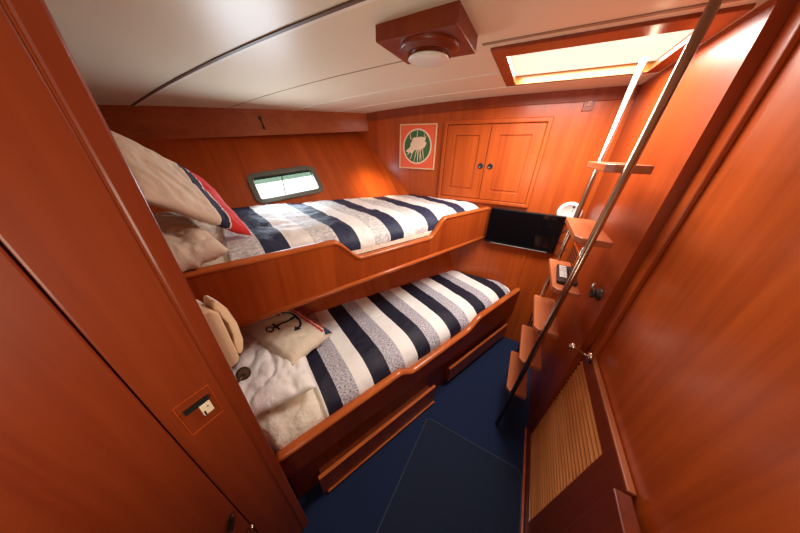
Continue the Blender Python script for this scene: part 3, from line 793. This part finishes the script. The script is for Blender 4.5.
for (z,x0,x1,y0,y1) in TRD:
    b=MB(); c=.018
    b.prism([(x0,y0+c*1.2),(x0+c,y0),(x1-.004,y0),(x1,y0+.004),(x1,y1-.008),(x1-.008,y1),(x0+.006,y1),(x0,y1-.006)],(0,0,0),(1,0,0),(0,1,0),(0,0,1),z-.022,z)
    t=b.build('tread', M['tread'], ld_, bevel=.004)
    b=MB()
    pa=onl(A0,A1,z-.016); pb=onl(B0,B1,z-.016)
    b.tube([pa,(pa.x,y0+.02,z-.024)],.005,8); b.build('tread_bracket', M['steel_tube'], t, smooth=True)
    b=MB(); b.tube([pb,(pb.x,y1-.02,z-.024)],.005,8); b.build('tread_bracket', M['steel_tube'], t, smooth=True)

# remote controls on the fourth tread
def remote(name,label,c,yaw,L,W,keys,rows_,keymat,band):
    o=thing(name,label,'remote control',c)
    ey=V((math.sin(yaw),math.cos(yaw),0)); ex=V((math.cos(yaw),-math.sin(yaw),0)); ez=V((0,0,1))
    b=MB(); b.prism(rrect(W,L,.006,4),c,ex,ey,ez,.0,.016); b.build('case', M['black'], o, bevel=.003)
    b=MB()
    for i in range(keys):
        for j in range(rows_):
            x=-W/2+.008+(W-.016)*(i+.5)/keys; y=-L/2+band+(L-band-.012)*(j+.5)/rows_
            kw=(W-.010)/keys*.42; kh=(L-band-.012)/rows_*.38
            b.obox(V(c),ex,ey,ez,x-kw,x+kw,y-kh,y+kh,.015,.0185)
    b.build('buttons', keymat, o)
    return o
remote('remote_control','black remote with pale buttons on the ladder tread, at its open edge',(.2295,1.098,1.0205),.06,.178,.042,3,6,M['key_grey'],.035)
remote('remote_control','plain dark remote lying beside the pale-buttoned one on the tread',(.2665,1.105,1.0205),.05,.170,.028,2,5,M['winframe'],.05)

# ------------------------------------------------------------------ low louvred cupboard door on the right
lv=thing('louvred_locker','low wooden locker with a pale louvred door beside the ladder','locker',(.375,.5,0))
lean=.030
ex_=V((0,-1,0)); ez_=V((lean,0,.8)).normalized(); en_=V((-ez_.z,0,ez_.x))
LO=V((.360,0,.012))
b=MB()
def lrect(y0,y1,z0,z1): return [(-y1,z0),(-y0,z0),(-y0,z1),(-y1,z1)]
b.ring(lrect(.46,1.015,.0,.770),lrect(.578,.965,.058,.705),LO,ex_,ez_,en_,-.016,.0)
dr=b.build('door', M['wood_red'], lv, bevel=.002)
b=MB(); n=25
for k in range(n):
    z=.058+.647*(k+.5)/n; hz=.647/n
    for s_ in (0,):
        b.hexa([LO+ex_*a+ez_*(z+c)+en_*e for (a,c,e) in ((-.967,-hz*.42,-.002),(-.576,-hz*.42,-.002),(-.576,-hz*.16,-.002),(-.967,-hz*.16,-.002),(-.967,hz*.15,-.016),(-.576,hz*.15,-.016),(-.576,hz*.40,-.016),(-.967,hz*.40,-.016))])
lab(b.build('louvre_slats', M['louvre'], dr),'pale horizontal louvre slats')
b=MB(); b.obox(LO,ex_,ez_,en_,-.967,-.576,.05,.715,-.0185,-.0165); b.build('louvre_backing', M['wood_dark'], dr)
b=MB(); b.obox(LO,ex_,ez_,en_,-.92,-.46,.770,.778,-.016,.001); lab(b.build('top_edge', M['tread'], dr, bevel=.002),'bare pale top edge of the door')
b=MB(); b.tube([(.376,.900,.792),(.352,.886,.806),(.318,.862,.842),(.303,.852,.850)],[.008,.0055,.0055,.007],12); b.sphere((.300,.850,.853),.0135,16); b.box(.372,.386,.885,.915,.770,.812)
lab(b.build('handle', M['chrome'], dr, smooth=True),'ball-ended chrome latch lever')
b=MB(); b.box(.358,.393,-.90,.452,.012,.79); b.build('side_panel', M['wood_red'], lv, bevel=.003)
b=MB(); b.sphere((.357,.415,.30),.006,10); b.build('stud', M['chrome'], lv, smooth=True)

# ------------------------------------------------------------------ telephone and bracket on the head bulkhead
ph=thing('telephone','ivory wall telephone on the bulkhead at the lower bunk head','telephone',(-.58,YH,1.02))
b=MB(); prof=[(.0,1.190),(.022,1.188),(.034,1.172),(.034,1.030),(.026,1.018),(.0,1.016)]
b.prism([(a,z) for a,z in prof],(0,YH,0),(0,1,0),(0,0,1),(1,0,0),-.625,-.530); b.build('base', M['phone'], ph, bevel=.004)
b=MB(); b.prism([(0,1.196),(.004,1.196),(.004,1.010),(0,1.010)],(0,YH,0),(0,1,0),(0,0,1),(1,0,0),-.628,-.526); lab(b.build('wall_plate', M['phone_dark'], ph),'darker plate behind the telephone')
b=MB()
pts=[(.030,1.180),(.034,1.197),(.042,1.197),(.053,1.168),(.060,1.118),(.058,1.066),(.049,1.036),(.040,1.030),(.034,1.038),(.035,1.060),(.044,1.090),(.044,1.130),(.036,1.156)]
b.prism(pts,(0,YH,0),(0,1,0),(0,0,1),(1,0,0),-.588,-.538); b.build('handset', M['phone'], ph, bevel=.005,seg=3)
kn=thing('bracket_lamp','dark bronze disc on a short stem at the lower bunk head bulkhead','lamp',(-.545,YH,.965))
b=MB(); b.tube([(-.530,YH,.965),(-.538,YH+.030,.962)],.0048,10); b.build('stem', M['bronze'], kn, smooth=True)
b=MB(); b.lathe((-.545,YH+.030,.962),(.62,.05,.70),[(0,-.004),(.017,-.003),(.0175,.002),(.015,.003),(.013,.001),(.005,.001),(.005,.004),(0,.004)],28); b.build('disc', M['bronze'], kn)

# ------------------------------------------------------------------ mat on the carpet
mt=thing('floor_mat','rectangular dark navy mat with a thin pale edge on the carpet','mat',(.07,.0,0))
b=MB(); b.prism([(-.205,-.85),(.343,-.85),(.343,.755),(.318,.788),(-.178,.788),(-.205,.772)],(0,0,0),(1,0,0),(0,1,0),(0,0,1),.001,.007); b.build('mat_field', M['mat'], mt)
b=MB(); b.tube([(.343,-.85,.006),(.343,.755,.006),(.318,.788,.006),(-.178,.788,.006),(-.200,.775,.006),(-.212,.2,.006),(-.212,-.85,.006)],.0024,6); b.build('bound_edge', M['mat_edge'], mt)

# ------------------------------------------------------------------ camera (calibrated from vanishing points)
R=[[0.87435247,0.24296751,-0.42008873],[0.48482482,-0.39938462,0.77809821],[0.02127561,-0.88400154,-0.46699961]]
cam=bpy.data.cameras.new('camera'); co=bpy.data.objects.new('camera',cam); COL.objects.link(co)
mw=Matrix(((R[0][0],-R[0][1],-R[0][2],0),(R[1][0],-R[1][1],-R[1][2],0),(R[2][0],-R[2][1],-R[2][2],1.5),(0,0,0,1)))
co.matrix_world=mw
cam.sensor_fit='HORIZONTAL'; cam.sensor_width=36; cam.lens=36*219.5/800; cam.clip_start=.01
scene.camera=co

# ------------------------------------------------------------------ light
def area(name,loc,target,size,sy,power,col,spread=PI):
    l=bpy.data.lights.new(name,'AREA'); l.shape='RECTANGLE'; l.size=size; l.size_y=sy; l.energy=power; l.color=col; l.spread=spread
    o=bpy.data.objects.new(name,l); COL.objects.link(o); o.location=loc
    o.rotation_euler=(V(target)-V(loc)).to_track_quat('-Z','Y').to_euler(); return o
area('hatch_daylight',(.066,1.290,1.834),(.066,1.290,0),.45,.36,20.0,(1.0,.965,.90))
area('window_daylight',WC+ni*.022,WC+ni*.022+V((.75,-.25,.28)),.36,.12,4.0,(.76,.88,1.0))
area('added_ceiling_uplight',(.05,-.35,1.25),(-.9,.65,1.80),.4,.3,5.0,(1.0,.88,.68))  # added uplight to brighten the ceiling, not a known lamp of the passage
area('added_doorway_fill',(-.02,-.45,1.74),(-.25,.6,.55),.5,.5,1.4,(1.0,.88,.74))  # added soft fill from behind the camera, no opening is built there
l=bpy.data.lights.new('added_hull_glow_spot','SPOT'); l.energy=85; l.color=(1.0,.78,.42); l.spot_size=math.radians(24); l.spot_blend=1.0; l.shadow_soft_size=.05  # added spot for the warm glow on the hull lining, no fixture there
o=bpy.data.objects.new('added_hull_glow_spot',l); COL.objects.link(o); o.location=(-.30,1.30,1.74); o.rotation_euler=(V((-1.09,1.55,1.235))-o.location).to_track_quat('-Z','Y').to_euler()

wd=bpy.data.worlds.new('daylight'); scene.world=wd; wd.use_nodes=True
bg=wd.node_tree.nodes['Background']; bg.inputs['Color'].default_value=(.96,1.0,.97,1); bg.inputs['Strength'].default_value=1.7

scene.view_settings.view_transform='Standard'; scene.view_settings.look='None'; scene.view_settings.exposure=0.0
scene.cycles.use_denoising=True
scene.cycles.max_bounces=12; scene.cycles.diffuse_bounces=8; scene.cycles.sample_clamp_indirect=6.0
